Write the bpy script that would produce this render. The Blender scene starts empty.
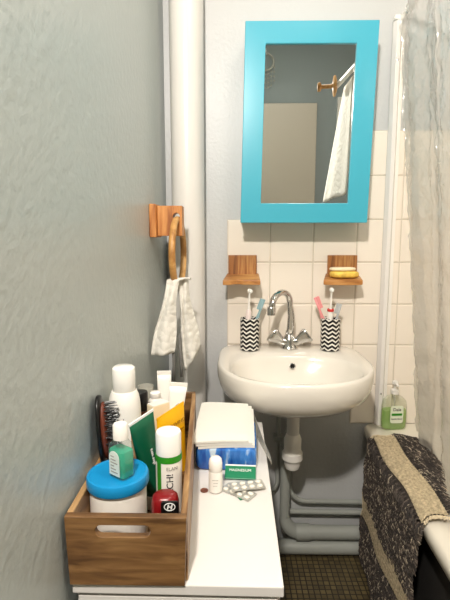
import bpy, bmesh, math, random
from mathutils import Vector, Matrix, noise
random.seed(7)
C = bpy.context.scene.collection
S = bpy.context.scene
PI = math.pi
cos, sin = math.cos, math.sin

# ------------------------------------------------------------------ materials
def lin(c):
    return c/12.92 if c <= .04045 else ((c+.055)/1.055)**2.4
def col(r, g, b):
    return (lin(r/255), lin(g/255), lin(b/255), 1)

def newmat(name):
    m = bpy.data.materials.new(name); m.use_nodes = True
    nt = m.node_tree
    return m, nt, nt.nodes['Principled BSDF']

def mat(name, rgb, rough=.5, metal=0, bump=0, bscale=200, spec=.5, trans=0, ior=1.45, coat=0, var=0, vscale=20, sss=0):
    m, nt, b = newmat(name)
    b.inputs['Base Color'].default_value = col(*rgb)
    b.inputs['Roughness'].default_value = rough
    b.inputs['Metallic'].default_value = metal
    b.inputs['Specular IOR Level'].default_value = spec
    b.inputs['Transmission Weight'].default_value = trans
    b.inputs['IOR'].default_value = ior
    b.inputs['Coat Weight'].default_value = coat
    b.inputs['Coat Roughness'].default_value = .15
    tc = nt.nodes.new('ShaderNodeTexCoord')
    if bump:
        n = nt.nodes.new('ShaderNodeTexNoise'); n.inputs['Scale'].default_value = bscale
        n.inputs['Detail'].default_value = 3
        nt.links.new(tc.outputs['Object'], n.inputs['Vector'])
        bp = nt.nodes.new('ShaderNodeBump'); bp.inputs['Strength'].default_value = bump
        bp.inputs['Distance'].default_value = .004
        nt.links.new(n.outputs['Fac'], bp.inputs['Height'])
        nt.links.new(bp.outputs['Normal'], b.inputs['Normal'])
    if var:
        n = nt.nodes.new('ShaderNodeTexNoise'); n.inputs['Scale'].default_value = vscale
        n.inputs['Detail'].default_value = 4
        nt.links.new(tc.outputs['Object'], n.inputs['Vector'])
        r = nt.nodes.new('ShaderNodeValToRGB')
        d = [max(0, v*(1-var)) for v in rgb]; u = [min(255, v*(1+var)) for v in rgb]
        r.color_ramp.elements[0].position = .3; r.color_ramp.elements[0].color = col(*d)
        r.color_ramp.elements[1].position = .7; r.color_ramp.elements[1].color = col(*u)
        nt.links.new(n.outputs['Fac'], r.inputs['Fac'])
        nt.links.new(r.outputs['Color'], b.inputs['Base Color'])
    return m

def wood(name, dark, mid, light, scale=(60, 60, 5), rough=.45, fine=.5):
    m, nt, b = newmat(name)
    tc = nt.nodes.new('ShaderNodeTexCoord')
    mp = nt.nodes.new('ShaderNodeMapping'); mp.inputs['Scale'].default_value = scale
    nt.links.new(tc.outputs['Object'], mp.inputs['Vector'])
    n = nt.nodes.new('ShaderNodeTexNoise'); n.inputs['Scale'].default_value = 1
    n.inputs['Detail'].default_value = 6; n.inputs['Distortion'].default_value = .6
    n.inputs['Roughness'].default_value = fine
    nt.links.new(mp.outputs['Vector'], n.inputs['Vector'])
    r = nt.nodes.new('ShaderNodeValToRGB')
    e = r.color_ramp.elements
    e[0].position = .33; e[0].color = col(*dark)
    e[1].position = .68; e[1].color = col(*light)
    x = e.new(.5); x.color = col(*mid)
    nt.links.new(n.outputs['Fac'], r.inputs['Fac'])
    nt.links.new(r.outputs['Color'], b.inputs['Base Color'])
    b.inputs['Roughness'].default_value = rough
    bp = nt.nodes.new('ShaderNodeBump'); bp.inputs['Strength'].default_value = .15; bp.inputs['Distance'].default_value = .002
    nt.links.new(n.outputs['Fac'], bp.inputs['Height']); nt.links.new(bp.outputs['Normal'], b.inputs['Normal'])
    return m

def clear(name, rgb, opacity, rough=.1, gloss=.5, transl=.5, bump=0, bscale=60, base=.05):
    """thin see-through plastic: part transparent, part diffuse/translucent, with a gloss"""
    m = bpy.data.materials.new(name); m.use_nodes = True
    nt = m.node_tree; nt.nodes.clear()
    out = nt.nodes.new('ShaderNodeOutputMaterial')
    tr = nt.nodes.new('ShaderNodeBsdfTransparent'); tr.inputs['Color'].default_value = col(*[255-(255-v)*.55 for v in rgb])
    di = nt.nodes.new('ShaderNodeBsdfDiffuse'); di.inputs['Color'].default_value = col(*rgb)
    tl = nt.nodes.new('ShaderNodeBsdfTranslucent'); tl.inputs['Color'].default_value = col(*rgb)
    gl = nt.nodes.new('ShaderNodeBsdfGlossy'); gl.inputs['Roughness'].default_value = rough
    m1 = nt.nodes.new('ShaderNodeMixShader'); m1.inputs[0].default_value = transl
    nt.links.new(di.outputs[0], m1.inputs[1]); nt.links.new(tl.outputs[0], m1.inputs[2])
    m2 = nt.nodes.new('ShaderNodeMixShader'); m2.inputs[0].default_value = opacity
    nt.links.new(tr.outputs[0], m2.inputs[1]); nt.links.new(m1.outputs[0], m2.inputs[2])
    fr = nt.nodes.new('ShaderNodeLayerWeight')
    pw = nt.nodes.new('ShaderNodeMath'); pw.operation = 'POWER'; pw.inputs[1].default_value = 4; nt.links.new(fr.outputs['Facing'], pw.inputs[0])
    mu = nt.nodes.new('ShaderNodeMath'); mu.operation = 'MULTIPLY_ADD'; mu.inputs[1].default_value = gloss*.7; mu.inputs[2].default_value = base*gloss
    nt.links.new(pw.outputs[0], mu.inputs[0])
    m3 = nt.nodes.new('ShaderNodeMixShader'); nt.links.new(mu.outputs[0], m3.inputs[0])
    nt.links.new(m2.outputs[0], m3.inputs[1]); nt.links.new(gl.outputs[0], m3.inputs[2])
    nt.links.new(m3.outputs[0], out.inputs[0])
    if bump:
        tc = nt.nodes.new('ShaderNodeTexCoord')
        n = nt.nodes.new('ShaderNodeTexNoise'); n.inputs['Scale'].default_value = bscale; n.inputs['Detail'].default_value = 2
        nt.links.new(tc.outputs['Object'], n.inputs['Vector'])
        bp = nt.nodes.new('ShaderNodeBump'); bp.inputs['Strength'].default_value = bump; bp.inputs['Distance'].default_value = .006
        nt.links.new(n.outputs['Fac'], bp.inputs['Height'])
        for s in (di, tl, gl, fr): nt.links.new(bp.outputs['Normal'], s.inputs['Normal'])
    return m

M = {}
M['wall_left'] = mat('wall paint', (186, 194, 192), rough=.32, bump=.3, bscale=62)
M['wall'] = mat('back wall paint', (198, 199, 198), rough=.4, bump=.3, bscale=80)
M['wall_low'] = mat('lower paint', (150, 157, 152), rough=.45, bump=.12, bscale=60)
M['ceil'] = mat('ceiling white', (238, 236, 230), rough=.8)
M['pipe_white'] = mat('cream gloss paint', (223, 220, 214), rough=.3, coat=.2)
M['pipe_grey'] = mat('grey pipe paint', (168, 171, 164), rough=.4, bump=.1, bscale=80)
M['tile'] = mat('cream tile', (241, 231, 217), rough=.14, coat=.3)
M['grout'] = mat('grout', (208, 198, 182), rough=.9)
M['ceramic'] = mat('ceramic', (231, 225, 214), rough=.09, coat=.6)
M['chrome'] = mat('chrome', (205, 203, 200), rough=.12, metal=1)
M['white_plastic'] = mat('white plastic', (240, 236, 228), rough=.3)
M['white_gloss'] = mat('white gloss', (244, 241, 234), rough=.18, coat=.3)
M['profile'] = mat('white profile', (233, 229, 224), rough=.25)
M['teal'] = mat('turquoise lacquer', (66, 168, 190), rough=.3, coat=.35)
M['teal_in'] = mat('turquoise edge', (18, 80, 96), rough=.5)
M['mirror'] = mat('mirror silver', (225, 228, 226), rough=.015, metal=1)
M['dresser'] = mat('white laminate', (226, 222, 217), rough=.28)
M['box_wood'] = wood('acacia box', (88, 60, 34), (120, 86, 50), (146, 110, 68), scale=(9, 60, 70))
M['rail_wood'] = wood('acacia rail', (112, 78, 46), (152, 114, 72), (186, 150, 104), scale=(60, 9, 60))
M['shelf_wood'] = wood('shelf board wood', (138, 84, 40), (184, 126, 66), (208, 158, 96), scale=(9, 50, 60))
M['plate_wood'] = wood('shelf plate wood', (106, 60, 28), (160, 104, 54), (198, 150, 92), scale=(70, 60, 4), fine=.65)
M['ring_wood'] = wood('ring wood', (158, 108, 54), (190, 140, 78), (212, 168, 108), scale=(30, 30, 30))
M['arm_wood'] = wood('holder wood', (140, 80, 34), (186, 118, 58), (214, 154, 88), scale=(60, 60, 6))
M['black'] = mat('black plastic', (16, 15, 16), rough=.3)
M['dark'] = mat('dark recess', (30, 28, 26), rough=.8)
M['blue_lid'] = mat('blue lid', (20, 138, 196), rough=.35)
M['jar_white'] = mat('jar white', (232, 226, 216), rough=.3)
M['green_dark'] = mat('bottle green', (6, 86, 58), rough=.32)
M['green'] = mat('label green', (46, 138, 30), rough=.4)
M['yellow'] = mat('sachet yellow', (240, 180, 10), rough=.32, bump=.3, bscale=45)
M['brown_ink'] = mat('brown ink', (150, 96, 10), rough=.5)
M['grey_ink'] = mat('grey ink', (150, 146, 138), rough=.5)
M['dark_ink'] = mat('dark ink', (38, 36, 36), rough=.5)
M['white_ink'] = mat('white ink', (240, 240, 236), rough=.5)
M['red'] = mat('dark red plastic', (124, 12, 18), rough=.3)
M['cushion'] = mat('brush cushion', (100, 46, 28), rough=.5)
M['paper'] = mat('white paper', (232, 229, 220), rough=.85, bump=.15, bscale=120)
M['label'] = mat('label paper', (214, 224, 216), rough=.5)
M['towel'] = None
M['copper'] = mat('copper coin', (150, 92, 66), rough=.35, metal=.7, bump=.5, bscale=400)
M['med_green'] = mat('pack green', (16, 124, 84), rough=.35)
M['silver'] = mat('foil', (196, 194, 186), rough=.3, metal=.5)
M['pill'] = mat('pill blister', (232, 228, 216), rough=.2)
M['pink'] = mat('pink plastic', (232, 150, 150), rough=.3)
M['teal_grey'] = mat('blue grey plastic', (146, 178, 184), rough=.3)
M['grey_plastic'] = mat('grey plastic', (178, 180, 180), rough=.3)
M['redband'] = mat('red band', (206, 60, 56), rough=.4)
M['soap_cream'] = mat('cream soap', (246, 230, 196), rough=.45)
M['soap_yellow'] = mat('yellow soap', (232, 190, 84), rough=.5, bump=.5, bscale=120, var=.12, vscale=60)
M['door'] = mat('door paint', (186, 178, 164), rough=.4)
M['front'] = mat('front wall paint', (138, 148, 150), rough=.6)
M['apron'] = mat('tub apron', (44, 42, 40), rough=.7)
M['tub'] = mat('tub enamel', (236, 229, 214), rough=.12, coat=.5)
M['mat_base'] = mat('mat weave', (66, 59, 54), rough=.95)
M['cream_yarn'] = mat('cream yarn', (184, 168, 138), rough=.95, bump=.6, bscale=220, var=.16, vscale=110)
M['yarns'] = [mat('yarn %d' % i, c, rough=.95) for i, c in enumerate(
    [(58, 53, 50), (84, 75, 68), (108, 96, 86), (146, 133, 116), (180, 166, 144), (212, 196, 166)])]
M['curtain'] = clear('curtain plastic', (240, 239, 235), .40, rough=.2, gloss=1.0, transl=.5, bump=1.0, bscale=48, base=.13)
M['clear'] = clear('clear plastic', (244, 248, 246), .05, rough=.05, gloss=1.2)
M['frost'] = clear('frosted plastic', (235, 234, 226), .45, rough=.2, gloss=.8)
M['pale_pink'] = mat('pale handle', (238, 222, 216), rough=.3)
M['liquid_green'] = clear('green liquid', (64, 206, 168), .66, rough=.1, gloss=.6, transl=.2)
M['soap_green'] = clear('pale green soap', (206, 238, 160), .32, rough=.1, gloss=.6, transl=.2)
M['pump_clear'] = clear('soap bottle plastic', (246, 248, 240), .06, rough=.08, gloss=1.2)
M['lamp'] = None

# towel cloth: quilted
m, nt, b = newmat('quilted cloth')
b.inputs['Base Color'].default_value = col(228, 224, 214); b.inputs['Roughness'].default_value = .9
tc = nt.nodes.new('ShaderNodeTexCoord'); v = nt.nodes.new('ShaderNodeTexVoronoi'); v.inputs['Scale'].default_value = 55
nt.links.new(tc.outputs['Object'], v.inputs['Vector'])
bp = nt.nodes.new('ShaderNodeBump'); bp.inputs['Strength'].default_value = .6; bp.inputs['Distance'].default_value = .006; bp.invert = True
nt.links.new(v.outputs['Distance'], bp.inputs['Height']); nt.links.new(bp.outputs['Normal'], b.inputs['Normal'])
M['towel'] = m

# floor mosaic
m, nt, b = newmat('mosaic floor')
tc = nt.nodes.new('ShaderNodeTexCoord')
br = nt.nodes.new('ShaderNodeTexBrick'); br.offset = 0; br.squash = 1
br.inputs['Scale'].default_value = 1; br.inputs['Brick Width'].default_value = .0195; br.inputs['Row Height'].default_value = .0195
br.inputs['Mortar Size'].default_value = .0022; br.inputs['Mortar Smooth'].default_value = .2; br.inputs['Bias'].default_value = 0
br.inputs['Color1'].default_value = col(112, 98, 66); br.inputs['Color2'].default_value = col(84, 74, 52); br.inputs['Mortar'].default_value = col(46, 40, 32)
nt.links.new(tc.outputs['Object'], br.inputs['Vector'])
wn = nt.nodes.new('ShaderNodeTexNoise'); wn.inputs['Scale'].default_value = 24
nt.links.new(tc.outputs['Object'], wn.inputs['Vector'])
mx = nt.nodes.new('ShaderNodeMix'); mx.data_type = 'RGBA'; mx.blend_type = 'MULTIPLY'; mx.inputs[0].default_value = .5
nt.links.new(br.outputs['Color'], mx.inputs[6]); nt.links.new(wn.outputs['Color'], mx.inputs[7])
nt.links.new(br.outputs['Color'], b.inputs['Base Color'])
bp = nt.nodes.new('ShaderNodeBump'); bp.inputs['Strength'].default_value = .4; bp.inputs['Distance'].default_value = .002; bp.invert = True
nt.links.new(br.outputs['Fac'], bp.inputs['Height']); nt.links.new(bp.outputs['Normal'], b.inputs['Normal'])
b.inputs['Roughness'].default_value = .4
M['floor'] = m

# chevron cup: zigzag from uv (u around, v up)
m, nt, b = newmat('chevron enamel')
uv = nt.nodes.new('ShaderNodeUVMap')
sp = nt.nodes.new('ShaderNodeSeparateXYZ'); nt.links.new(uv.outputs[0], sp.inputs[0])
def mth(op, a, bb=None):
    n = nt.nodes.new('ShaderNodeMath'); n.operation = op
    for i, x in enumerate((a, bb)):
        if x is None: continue
        if isinstance(x, (int, float)): n.inputs[i].default_value = x
        else: nt.links.new(x, n.inputs[i])
    return n.outputs[0]
tri = mth('PINGPONG', mth('MULTIPLY', sp.outputs[0], 8), .5)
ph = mth('ADD', mth('MULTIPLY', sp.outputs[1], 7.6), mth('MULTIPLY', tri, 1.15))
st = mth('GREATER_THAN', mth('FRACT', ph), .60)
mx = nt.nodes.new('ShaderNodeMix'); mx.data_type = 'RGBA'
nt.links.new(st, mx.inputs[0]); mx.inputs[6].default_value = col(22, 22, 24); mx.inputs[7].default_value = col(232, 228, 218)
nt.links.new(mx.outputs[2], b.inputs['Base Color']); b.inputs['Roughness'].default_value = .25
M['chevron'] = m

# tissue pack: blue print with pale streaks
m, nt, b = newmat('blue printed film')
tc = nt.nodes.new('ShaderNodeTexCoord'); mp = nt.nodes.new('ShaderNodeMapping'); mp.inputs['Scale'].default_value = (55, 20, 14)
mp.inputs['Rotation'].default_value = (0, .25, 0)
nt.links.new(tc.outputs['Object'], mp.inputs[0])
n = nt.nodes.new('ShaderNodeTexNoise'); n.inputs['Scale'].default_value = 1; n.inputs['Detail'].default_value = 3
nt.links.new(mp.outputs[0], n.inputs['Vector'])
r = nt.nodes.new('ShaderNodeValToRGB'); e = r.color_ramp.elements
e[0].position = .35; e[0].color = col(30, 80, 164); e[1].position = .68; e[1].color = col(206, 224, 238)
x = e.new(.56); x.color = col(62, 128, 204)
nt.links.new(n.outputs['Fac'], r.inputs[0]); nt.links.new(r.outputs[0], b.inputs['Base Color'])
b.inputs['Roughness'].default_value = .25
M['blue_print'] = m

m, nt, b = newmat('fill light glow')  # glow for the added fill disc under the ceiling
b.inputs['Emission Color'].default_value = (1, .93, .84, 1); b.inputs['Emission Strength'].default_value = 26
M['lamp'] = m

# ------------------------------------------------------------------ mesh builder
class MB:
    def __init__(s): s.v = []; s.f = []; s.mi = []; s.uv = None; s.cur = 0
    def add(s, vs, fs):
        o = len(s.v); s.v += [Vector(p) for p in vs]
        for f in fs: s.f.append(tuple(i+o for i in f)); s.mi.append(s.cur)
        return s
    def box(s, x0, x1, y0, y1, z0, z1):
        return s.add([(x0,y0,z0),(x1,y0,z0),(x1,y1,z0),(x0,y1,z0),(x0,y0,z1),(x1,y0,z1),(x1,y1,z1),(x0,y1,z1)],
            [(0,3,2,1),(4,5,6,7),(0,1,5,4),(1,2,6,5),(2,3,7,6),(3,0,4,7)])
    def rings(s, rings, cap0=True, cap1=True, closed=True):
        n = len(rings[0]); vs = [p for r in rings for p in r]; fs = []
        for k in range(len(rings)-1):
            for i in range(n if closed else n-1):
                j = (i+1) % n
                fs.append((k*n+i, k*n+j, (k+1)*n+j, (k+1)*n+i))
        if cap0: fs.append(tuple(reversed(range(n))))
        if cap1: fs.append(tuple((len(rings)-1)*n+i for i in range(n)))
        return s.add(vs, fs)
    def lathe(s, prof, c=(0,0,0), n=32, sx=1, sy=1, rot=None):
        R = []
        for r, z in prof:
            ring = []
            for i in range(n):
                a = 2*PI*i/n
                p = Vector((r*sx*cos(a), r*sy*sin(a), z))
                if rot is not None: p = rot @ p
                ring.append(p + Vector(c))
            R.append(ring)
        return s.rings(R)
    def tube(s, pts, r, n=12, sq=1):
        pts = [Vector(p) for p in pts]; R = []; m = len(pts)
        up = None
        for i, p in enumerate(pts):
            t = (pts[min(i+1, m-1)] - pts[max(i-1, 0)]).normalized()
            if up is None:
                up = Vector((0,0,1)) if abs(t.z) < .9 else Vector((1,0,0))
            a = t.cross(up).normalized(); bb = a.cross(t).normalized(); up = bb
            rr = r[i] if isinstance(r, (list, tuple)) else r
            R.append([p + a*cos(2*PI*k/n)*rr + bb*sin(2*PI*k/n)*rr*sq for k in range(n)])
        return s.rings(R)
    def torus(s, c, R, r, e1, e2, n=48, k=12, flat=1):
        e1 = Vector(e1).normalized(); e2 = Vector(e2).normalized(); e3 = e1.cross(e2); c = Vector(c)
        vs = []; fs = []
        for i in range(n):
            a = 2*PI*i/n; d = e1*cos(a)+e2*sin(a)
            for j in range(k):
                b_ = 2*PI*j/k
                vs.append(c + d*(R + r*cos(b_)) + e3*r*flat*sin(b_))
        for i in range(n):
            for j in range(k):
                fs.append((i*k+j, ((i+1)%n)*k+j, ((i+1)%n)*k+(j+1)%k, i*k+(j+1)%k))
        return s.add(vs, fs)
    def prism(s, poly, z0, z1, axis='z'):
        def P(a, b_, h):
            return (a, b_, h) if axis == 'z' else (a, h, b_) if axis == 'y' else (h, a, b_)
        return s.rings([[P(a, b_, z0) for a, b_ in poly], [P(a, b_, z1) for a, b_ in poly]])
    def sphere(s, c, r, sx=1, sy=1, sz=1, n=20, m=12):
        prof = [(max(r*sin(PI*i/m), 1e-5), -r*cos(PI*i/m)*sz) for i in range(m+1)]
        return s.lathe(prof, c, n, sx, sy)
    def grid(s, fn, nu, nv):
        vs = [fn(i/nu, j/nv) for j in range(nv+1) for i in range(nu+1)]; w = nu+1
        return s.add(vs, [(j*w+i, j*w+i+1, (j+1)*w+i+1, (j+1)*w+i) for j in range(nv) for i in range(nu)])
    def xf(s, M_):
        s.v = [M_ @ p for p in s.v]; return s

def obj(name, mb, m, parent=None, loc=None, bevel=0, smooth=None, solid=0, sub=0, segs=2, org=None):
    """link the builder as one mesh object; vertices are in the parent's space (or world)"""
    me = bpy.data.meshes.new(name)
    o = bpy.data.objects.new(name, me)
    off = Vector(org) if org is not None else Vector((0,0,0))
    me.from_pydata([tuple(p-off) for p in mb.v], [], mb.f)
    for mm in (m if isinstance(m, list) else [m]): me.materials.append(mm)
    for i, p in enumerate(me.polygons): p.material_index = mb.mi[i]
    bm = bmesh.new(); bm.from_mesh(me); bmesh.ops.recalc_face_normals(bm, faces=bm.faces); bm.to_mesh(me); bm.free()
    me.update()
    C.objects.link(o)
    if parent is not None: o.parent = parent
    o.location = off
    if bevel:
        md = o.modifiers.new('b', 'BEVEL'); md.width = bevel; md.segments = segs; md.limit_method = 'ANGLE'; md.angle_limit = .6
    if solid:
        md = o.modifiers.new('s', 'SOLIDIFY'); md.thickness = solid; md.offset = 0
    if sub:
        md = o.modifiers.new('u', 'SUBSURF'); md.levels = sub; md.render_levels = sub
    if smooth is not None:
        for p in me.polygons: p.use_smooth = True
        if smooth < 3.1:
            me.set_sharp_from_angle(angle=smooth)
    return o

def tag(o, label, cat, group=None):
    o['label'] = label; o['category'] = cat
    if group: o['group'] = group
    return o
def thing(name, label, cat, loc=(0,0,0), rz=0, group=None, rot=None):
    o = bpy.data.objects.new(name, None); C.objects.link(o); o.empty_display_size = .02
    o.location = loc
    o.rotation_euler = rot if rot else (0, 0, rz)
    return tag(o, label, cat, group)
def struct(name, mb, m, **k):
    o = obj(name, mb, m, **k); o['kind'] = 'structure'; return o

def text(s, size, depth=.0004):
    """lettering as mesh: x along, y up, centred"""
    cu = bpy.data.curves.new('lettering', 'FONT'); cu.body = s; cu.size = size; cu.align_x = 'CENTER'; cu.align_y = 'CENTER'
    cu.extrude = depth; cu.resolution_u = 3
    t = bpy.data.objects.new('lettering', cu); C.objects.link(t)
    dg = bpy.context.evaluated_depsgraph_get()
    me = bpy.data.meshes.new_from_object(t.evaluated_get(dg))
    mb = MB(); mb.add([v.co.copy() for v in me.vertices], [tuple(p.vertices) for p in me.polygons])
    bpy.data.objects.remove(t); bpy.data.curves.remove(cu); bpy.data.meshes.remove(me)
    return mb
def wrap(mb, r, a0, z0):
    """bend flat lettering round a vertical cylinder; a0 = facing angle"""
    out = []
    for p in mb.v:
        a = a0 + p.x/r
        out.append(Vector(((r+p.z+.0003)*cos(a), (r+p.z+.0003)*sin(a), z0+p.y)))
    mb.v = out; return mb

def rounded(w, d, r, n=5, cx=0, cy=0):
    pts = []
    for sx, sy, a0 in ((1,1,0),(-1,1,PI/2),(-1,-1,PI),(1,-1,1.5*PI)):
        for i in range(n+1):
            a = a0 + PI/2*i/n
            pts.append((cx+sx*(w/2-r)+r*cos(a), cy+sy*(d/2-r)+r*sin(a)))
    return pts

def plate_hole(x0, x1, z0, z1, hole, y0, y1, cx, cz):
    """rectangular panel in xz with a hole given as points round (cx, cz)"""
    mb = MB()
    pts = sorted(hole, key=lambda p: math.atan2(p[1]-cz, p[0]-cx))
    outer = []
    for px, pz in pts:
        dx, dz = px-cx, pz-cz
        t = min([(x1-cx)/dx if dx > 1e-9 else 1e9, (x0-cx)/dx if dx < -1e-9 else 1e9,
                 (z1-cz)/dz if dz > 1e-9 else 1e9, (z0-cz)/dz if dz < -1e-9 else 1e9])
        outer.append([cx+dx*t, cz+dz*t])
    for qx, qz in ((x0,z0),(x1,z0),(x1,z1),(x0,z1)):
        i = min(range(len(outer)), key=lambda k: (outer[k][0]-qx)**2+(outer[k][1]-qz)**2); outer[i] = [qx, qz]
    n = len(pts)
    vs = [(x, y0, z) for x, z in outer]+[(x, y0, z) for x, z in pts]+[(x, y1, z) for x, z in outer]+[(x, y1, z) for x, z in pts]
    fs = []
    for i in range(n):
        j = (i+1) % n
        fs += [(i, j, n+j, n+i), (2*n+i, 3*n+i, 3*n+j, 2*n+j), (i, 2*n+i, 2*n+j, j), (n+i, n+j, 3*n+j, 3*n+i)]
    return mb.add(vs, fs)

# ------------------------------------------------------------------ the room
XL, XR, YB, YF, ZC = -.255, 1.22, 1.6, -.42, 2.5
struct('floor', MB().box(-.33, XR+.05, YF-.05, YB+.05, -.05, 0), M['floor'])
struct('ceiling', MB().box(-.33, XR+.05, YF-.05, YB+.05, ZC, ZC+.05), M['ceil'])
def wallx(y): return -.2535 + .021*(y-.6)     # the old wall is not quite square to the tiled one
struct('wall_left', MB().prism([(wallx(YF-.05), YF-.05), (wallx(YB+.05), YB+.05), (-.33, YB+.05), (-.33, YF-.05)], 0, ZC), M['wall_left'])
struct('wall_right', MB().box(XR, XR+.05, YF-.05, YB+.05, 0, ZC), M['tile'])
struct('wall_front', MB().box(-.30, XR, YF-.05, YF, 0, ZC), M['front'])
struct('wall_back', MB().box(XL, XR, YB, YB+.05, 0, ZC), M['wall'])
# door behind the camera, seen in the mirror
d = struct('door_1', MB().box(-.19, .59, YF, YF+.035, 0, 2.10), M['door'], bevel=.004)
hd = MB().tube([(.56, YF+.035, 1.02), (.56, YF+.085, 1.02), (.44, YF+.085, 1.02)], .009)
obj('door_handle', hd, M['chrome'], d, smooth=.6)
struct('trim_2', MB().box(.735, .790, YF, YF+.03, 1.80, 2.14), M['pipe_white'])

# tiles on the back wall
tb = MB(); gt = MB()
xs = [-.020+.151*k for k in range(0, 9)]
zs = [.487+.1483*k for k in range(0, 8)]
random.seed(3)
g = .0018
for i, x0 in enumerate(xs[:-1]):
    x1 = min(xs[i+1], XR)
    for j in range(7):
        z0 = zs[j]; z1 = z0+.1483
        if i < 3 and (j < 1 or j > 4): continue
        dy = random.uniform(-.0004, .0004); t = random.uniform(-.0006, .0006)
        y = YB-.006+dy
        e = .003
        tb.add([(x0+g, YB-.001, z0+g), (x1-g, YB-.001, z0+g), (x1-g, YB-.001, z1-g), (x0+g, YB-.001, z1-g),
                (x0+g, y+.0016, z0+g), (x1-g, y+.0016, z0+g), (x1-g, y+.0016, z1-g), (x0+g, y+.0016, z1-g),
                (x0+g+e, y-t, z0+g+e), (x1-g-e, y+t, z0+g+e), (x1-g-e, y+t, z1-g-e), (x0+g+e, y-t, z1-g-e)],
               [(0,1,5,4),(1,2,6,5),(2,3,7,6),(3,0,4,7),(4,5,9,8),(5,6,10,9),(6,7,11,10),(7,4,8,11),(8,9,10,11),(0,3,2,1)])
tr = struct('trim_1', tb, M['tile'], smooth=.25)
gt.box(xs[0], xs[3], YB-.0035, YB+.001, zs[1], zs[5]); gt.box(xs[3], XR, YB-.0035, YB+.001, zs[0], zs[7])
obj('grout', gt, M['grout'], tr)

# corner riser
t = tag(obj('riser_pipe', MB().lathe([(.0545, 0), (.0545, ZC)], (-.150, 1.535, 0), 40), M['pipe_white'], smooth=.6),
        'thick cream painted pipe rising floor to ceiling in the corner', 'pipe')

# pipes under the basin
def pipe(label, pts, r, m='pipe_grey', name='water_pipe', extra=None):
    p0 = Vector(pts[0])
    o = thing(name, label, 'pipe', p0)
    obj('pipe_run', MB().tube([Vector(p)-p0 for p in pts], r, 16), M[m], o, smooth=.8)
    if extra:
        for nm, mb in extra: obj(nm, mb.xf(Matrix.Translation(-p0)), M[m], o, smooth=.6)
    return o
def arc(c, r, a0, a1, ex, ez, n=8):
    c = Vector(c); ex = Vector(ex); ez = Vector(ez)
    return [c + ex*r*cos(a0+(a1-a0)*i/n) + ez*r*sin(a0+(a1-a0)*i/n) for i in range(n+1)]
pipe('thin grey supply pipe bending from vertical to upper horizontal run under the basin',
     [(.214, 1.572, .66), (.214, 1.572, .25)] + arc((.274, 1.572, .25), .06, PI, 1.5*PI, (1,0,0), (0,0,1), 10) + [(.47, 1.572, .188), (.502, 1.572, .184)], .0085)
pipe('thin straight grey pipe just below the bent supply pipe',
     [(.20, 1.572, .148), (.47, 1.572, .146), (.502, 1.572, .144)], .0095)
pipe('slim vertical grey pipe behind the dresser corner, beside the thicker waste pipe',
     [(.168, 1.574, .68), (.168, 1.574, .27)] + arc((.12, 1.574, .27), .048, 0, -PI/2, (1,0,0), (0,0,1), 8) + [(-.05, 1.574, .222)], .008,
     extra=[('clip', MB().box(.152, .184, 1.560, 1.6, .43, .445))])
pipe('upper thick grey horizontal waste pipe along the wall, elbow at its end',
     [(.192, 1.535, .42), (.192, 1.535, .15)] + arc((.252, 1.535, .15), .06, PI, 1.5*PI, (1,0,0), (0,0,1), 8) + [(.45, 1.535, .09), (.502, 1.535, .09)], [.0185]*3+[.0215, .0235]+[.0255]*8, name='waste_pipe',
     extra=[('coupling', MB().tube([(.235, 1.535, .09), (.285, 1.535, .09)], .0295)), ('coupling', MB().lathe([(.022, .40), (.022, .43)], (.192, 1.535, 0)))])
pipe('lower thick grey horizontal pipe running just above the floor',
     [(.02, 1.535, .031), (.45, 1.535, .031), (.502, 1.535, .031)], .0265, name='waste_pipe')

# ------------------------------------------------------------------ washbasin
def basin_outline(sc, z, cy=1.372, shrink_c=None, N=96):
    a, bf, bb = .238, .243, .224
    out = []
    for i in range(N):
        t = 2*PI*i/N
        c_, s_ = cos(t), sin(t)
        if s_ >= 0:
            n = 6.0; x = a*.972*math.copysign(abs(c_)**(2/n), c_) if s_ > .02 else a*math.copysign(1, c_); y = bb*abs(s_)**(2/n)
            x = a*math.copysign(abs(c_)**(2/n), c_)*(1-.035*abs(s_))
        else:
            n = 2.15; x = a*math.copysign(abs(c_)**(2/n), c_); y = -bf*abs(s_)**(2/n)
        cy2 = 1.40 if shrink_c is None else shrink_c
        Y = cy + y; Y = cy2 + (Y-cy2)*sc
        X = .190 + x*sc
        out.append((X, min(Y, 1.596), z))
    return out
def bowl(sc, z, N=96, sh=0):
    out = []
    for i in range(N):
        t = 2*PI*i/N; c_, s_ = cos(t), sin(t)
        n = 2.5
        out.append((.188 + .190*sc*math.copysign(abs(c_)**(2/n), c_), 1.300 + sh + .143*sc*math.copysign(abs(s_)**(2/n), s_), z))
    return out
bs = thing('washbasin', 'cream ceramic wall-hung washbasin under the turquoise mirror cabinet', 'sink', (.188, 1.4, .78))
O = Vector((.188, 1.4, .78))
R = [bowl(.12, .672, sh=.03), bowl(.45, .679, sh=.02), bowl(.72, .703), bowl(.88, .735), bowl(.97, .768), bowl(1.0, .779), bowl(1.03, .784),
     basin_outline(.962, .787), basin_outline(.985, .785), basin_outline(.997, .778), basin_outline(1.0, .766), basin_outline(.998, .75),
     basin_outline(.975, .725), basin_outline(.93, .703), basin_outline(.80, .677), basin_outline(.60, .661), basin_outline(.35, .652), basin_outline(.12, .648)]
mb = MB().rings(R).xf(Matrix.Translation(-O))
obj('basin', mb, M['ceramic'], bs, smooth=4)
ov = MB().torus((0,0,0), .0085, .0022, (1,0,0), (0,.35,.94), 24, 8).xf(Matrix.Translation(Vector((.195, 1.4275, .752))-O))
obj('overflow_ring', ov, M['chrome'], bs, smooth=4)
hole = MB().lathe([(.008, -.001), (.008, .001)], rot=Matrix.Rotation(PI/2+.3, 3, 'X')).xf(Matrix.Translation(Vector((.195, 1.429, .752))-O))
obj('overflow_hole', hole, M['dark'], bs)
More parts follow.
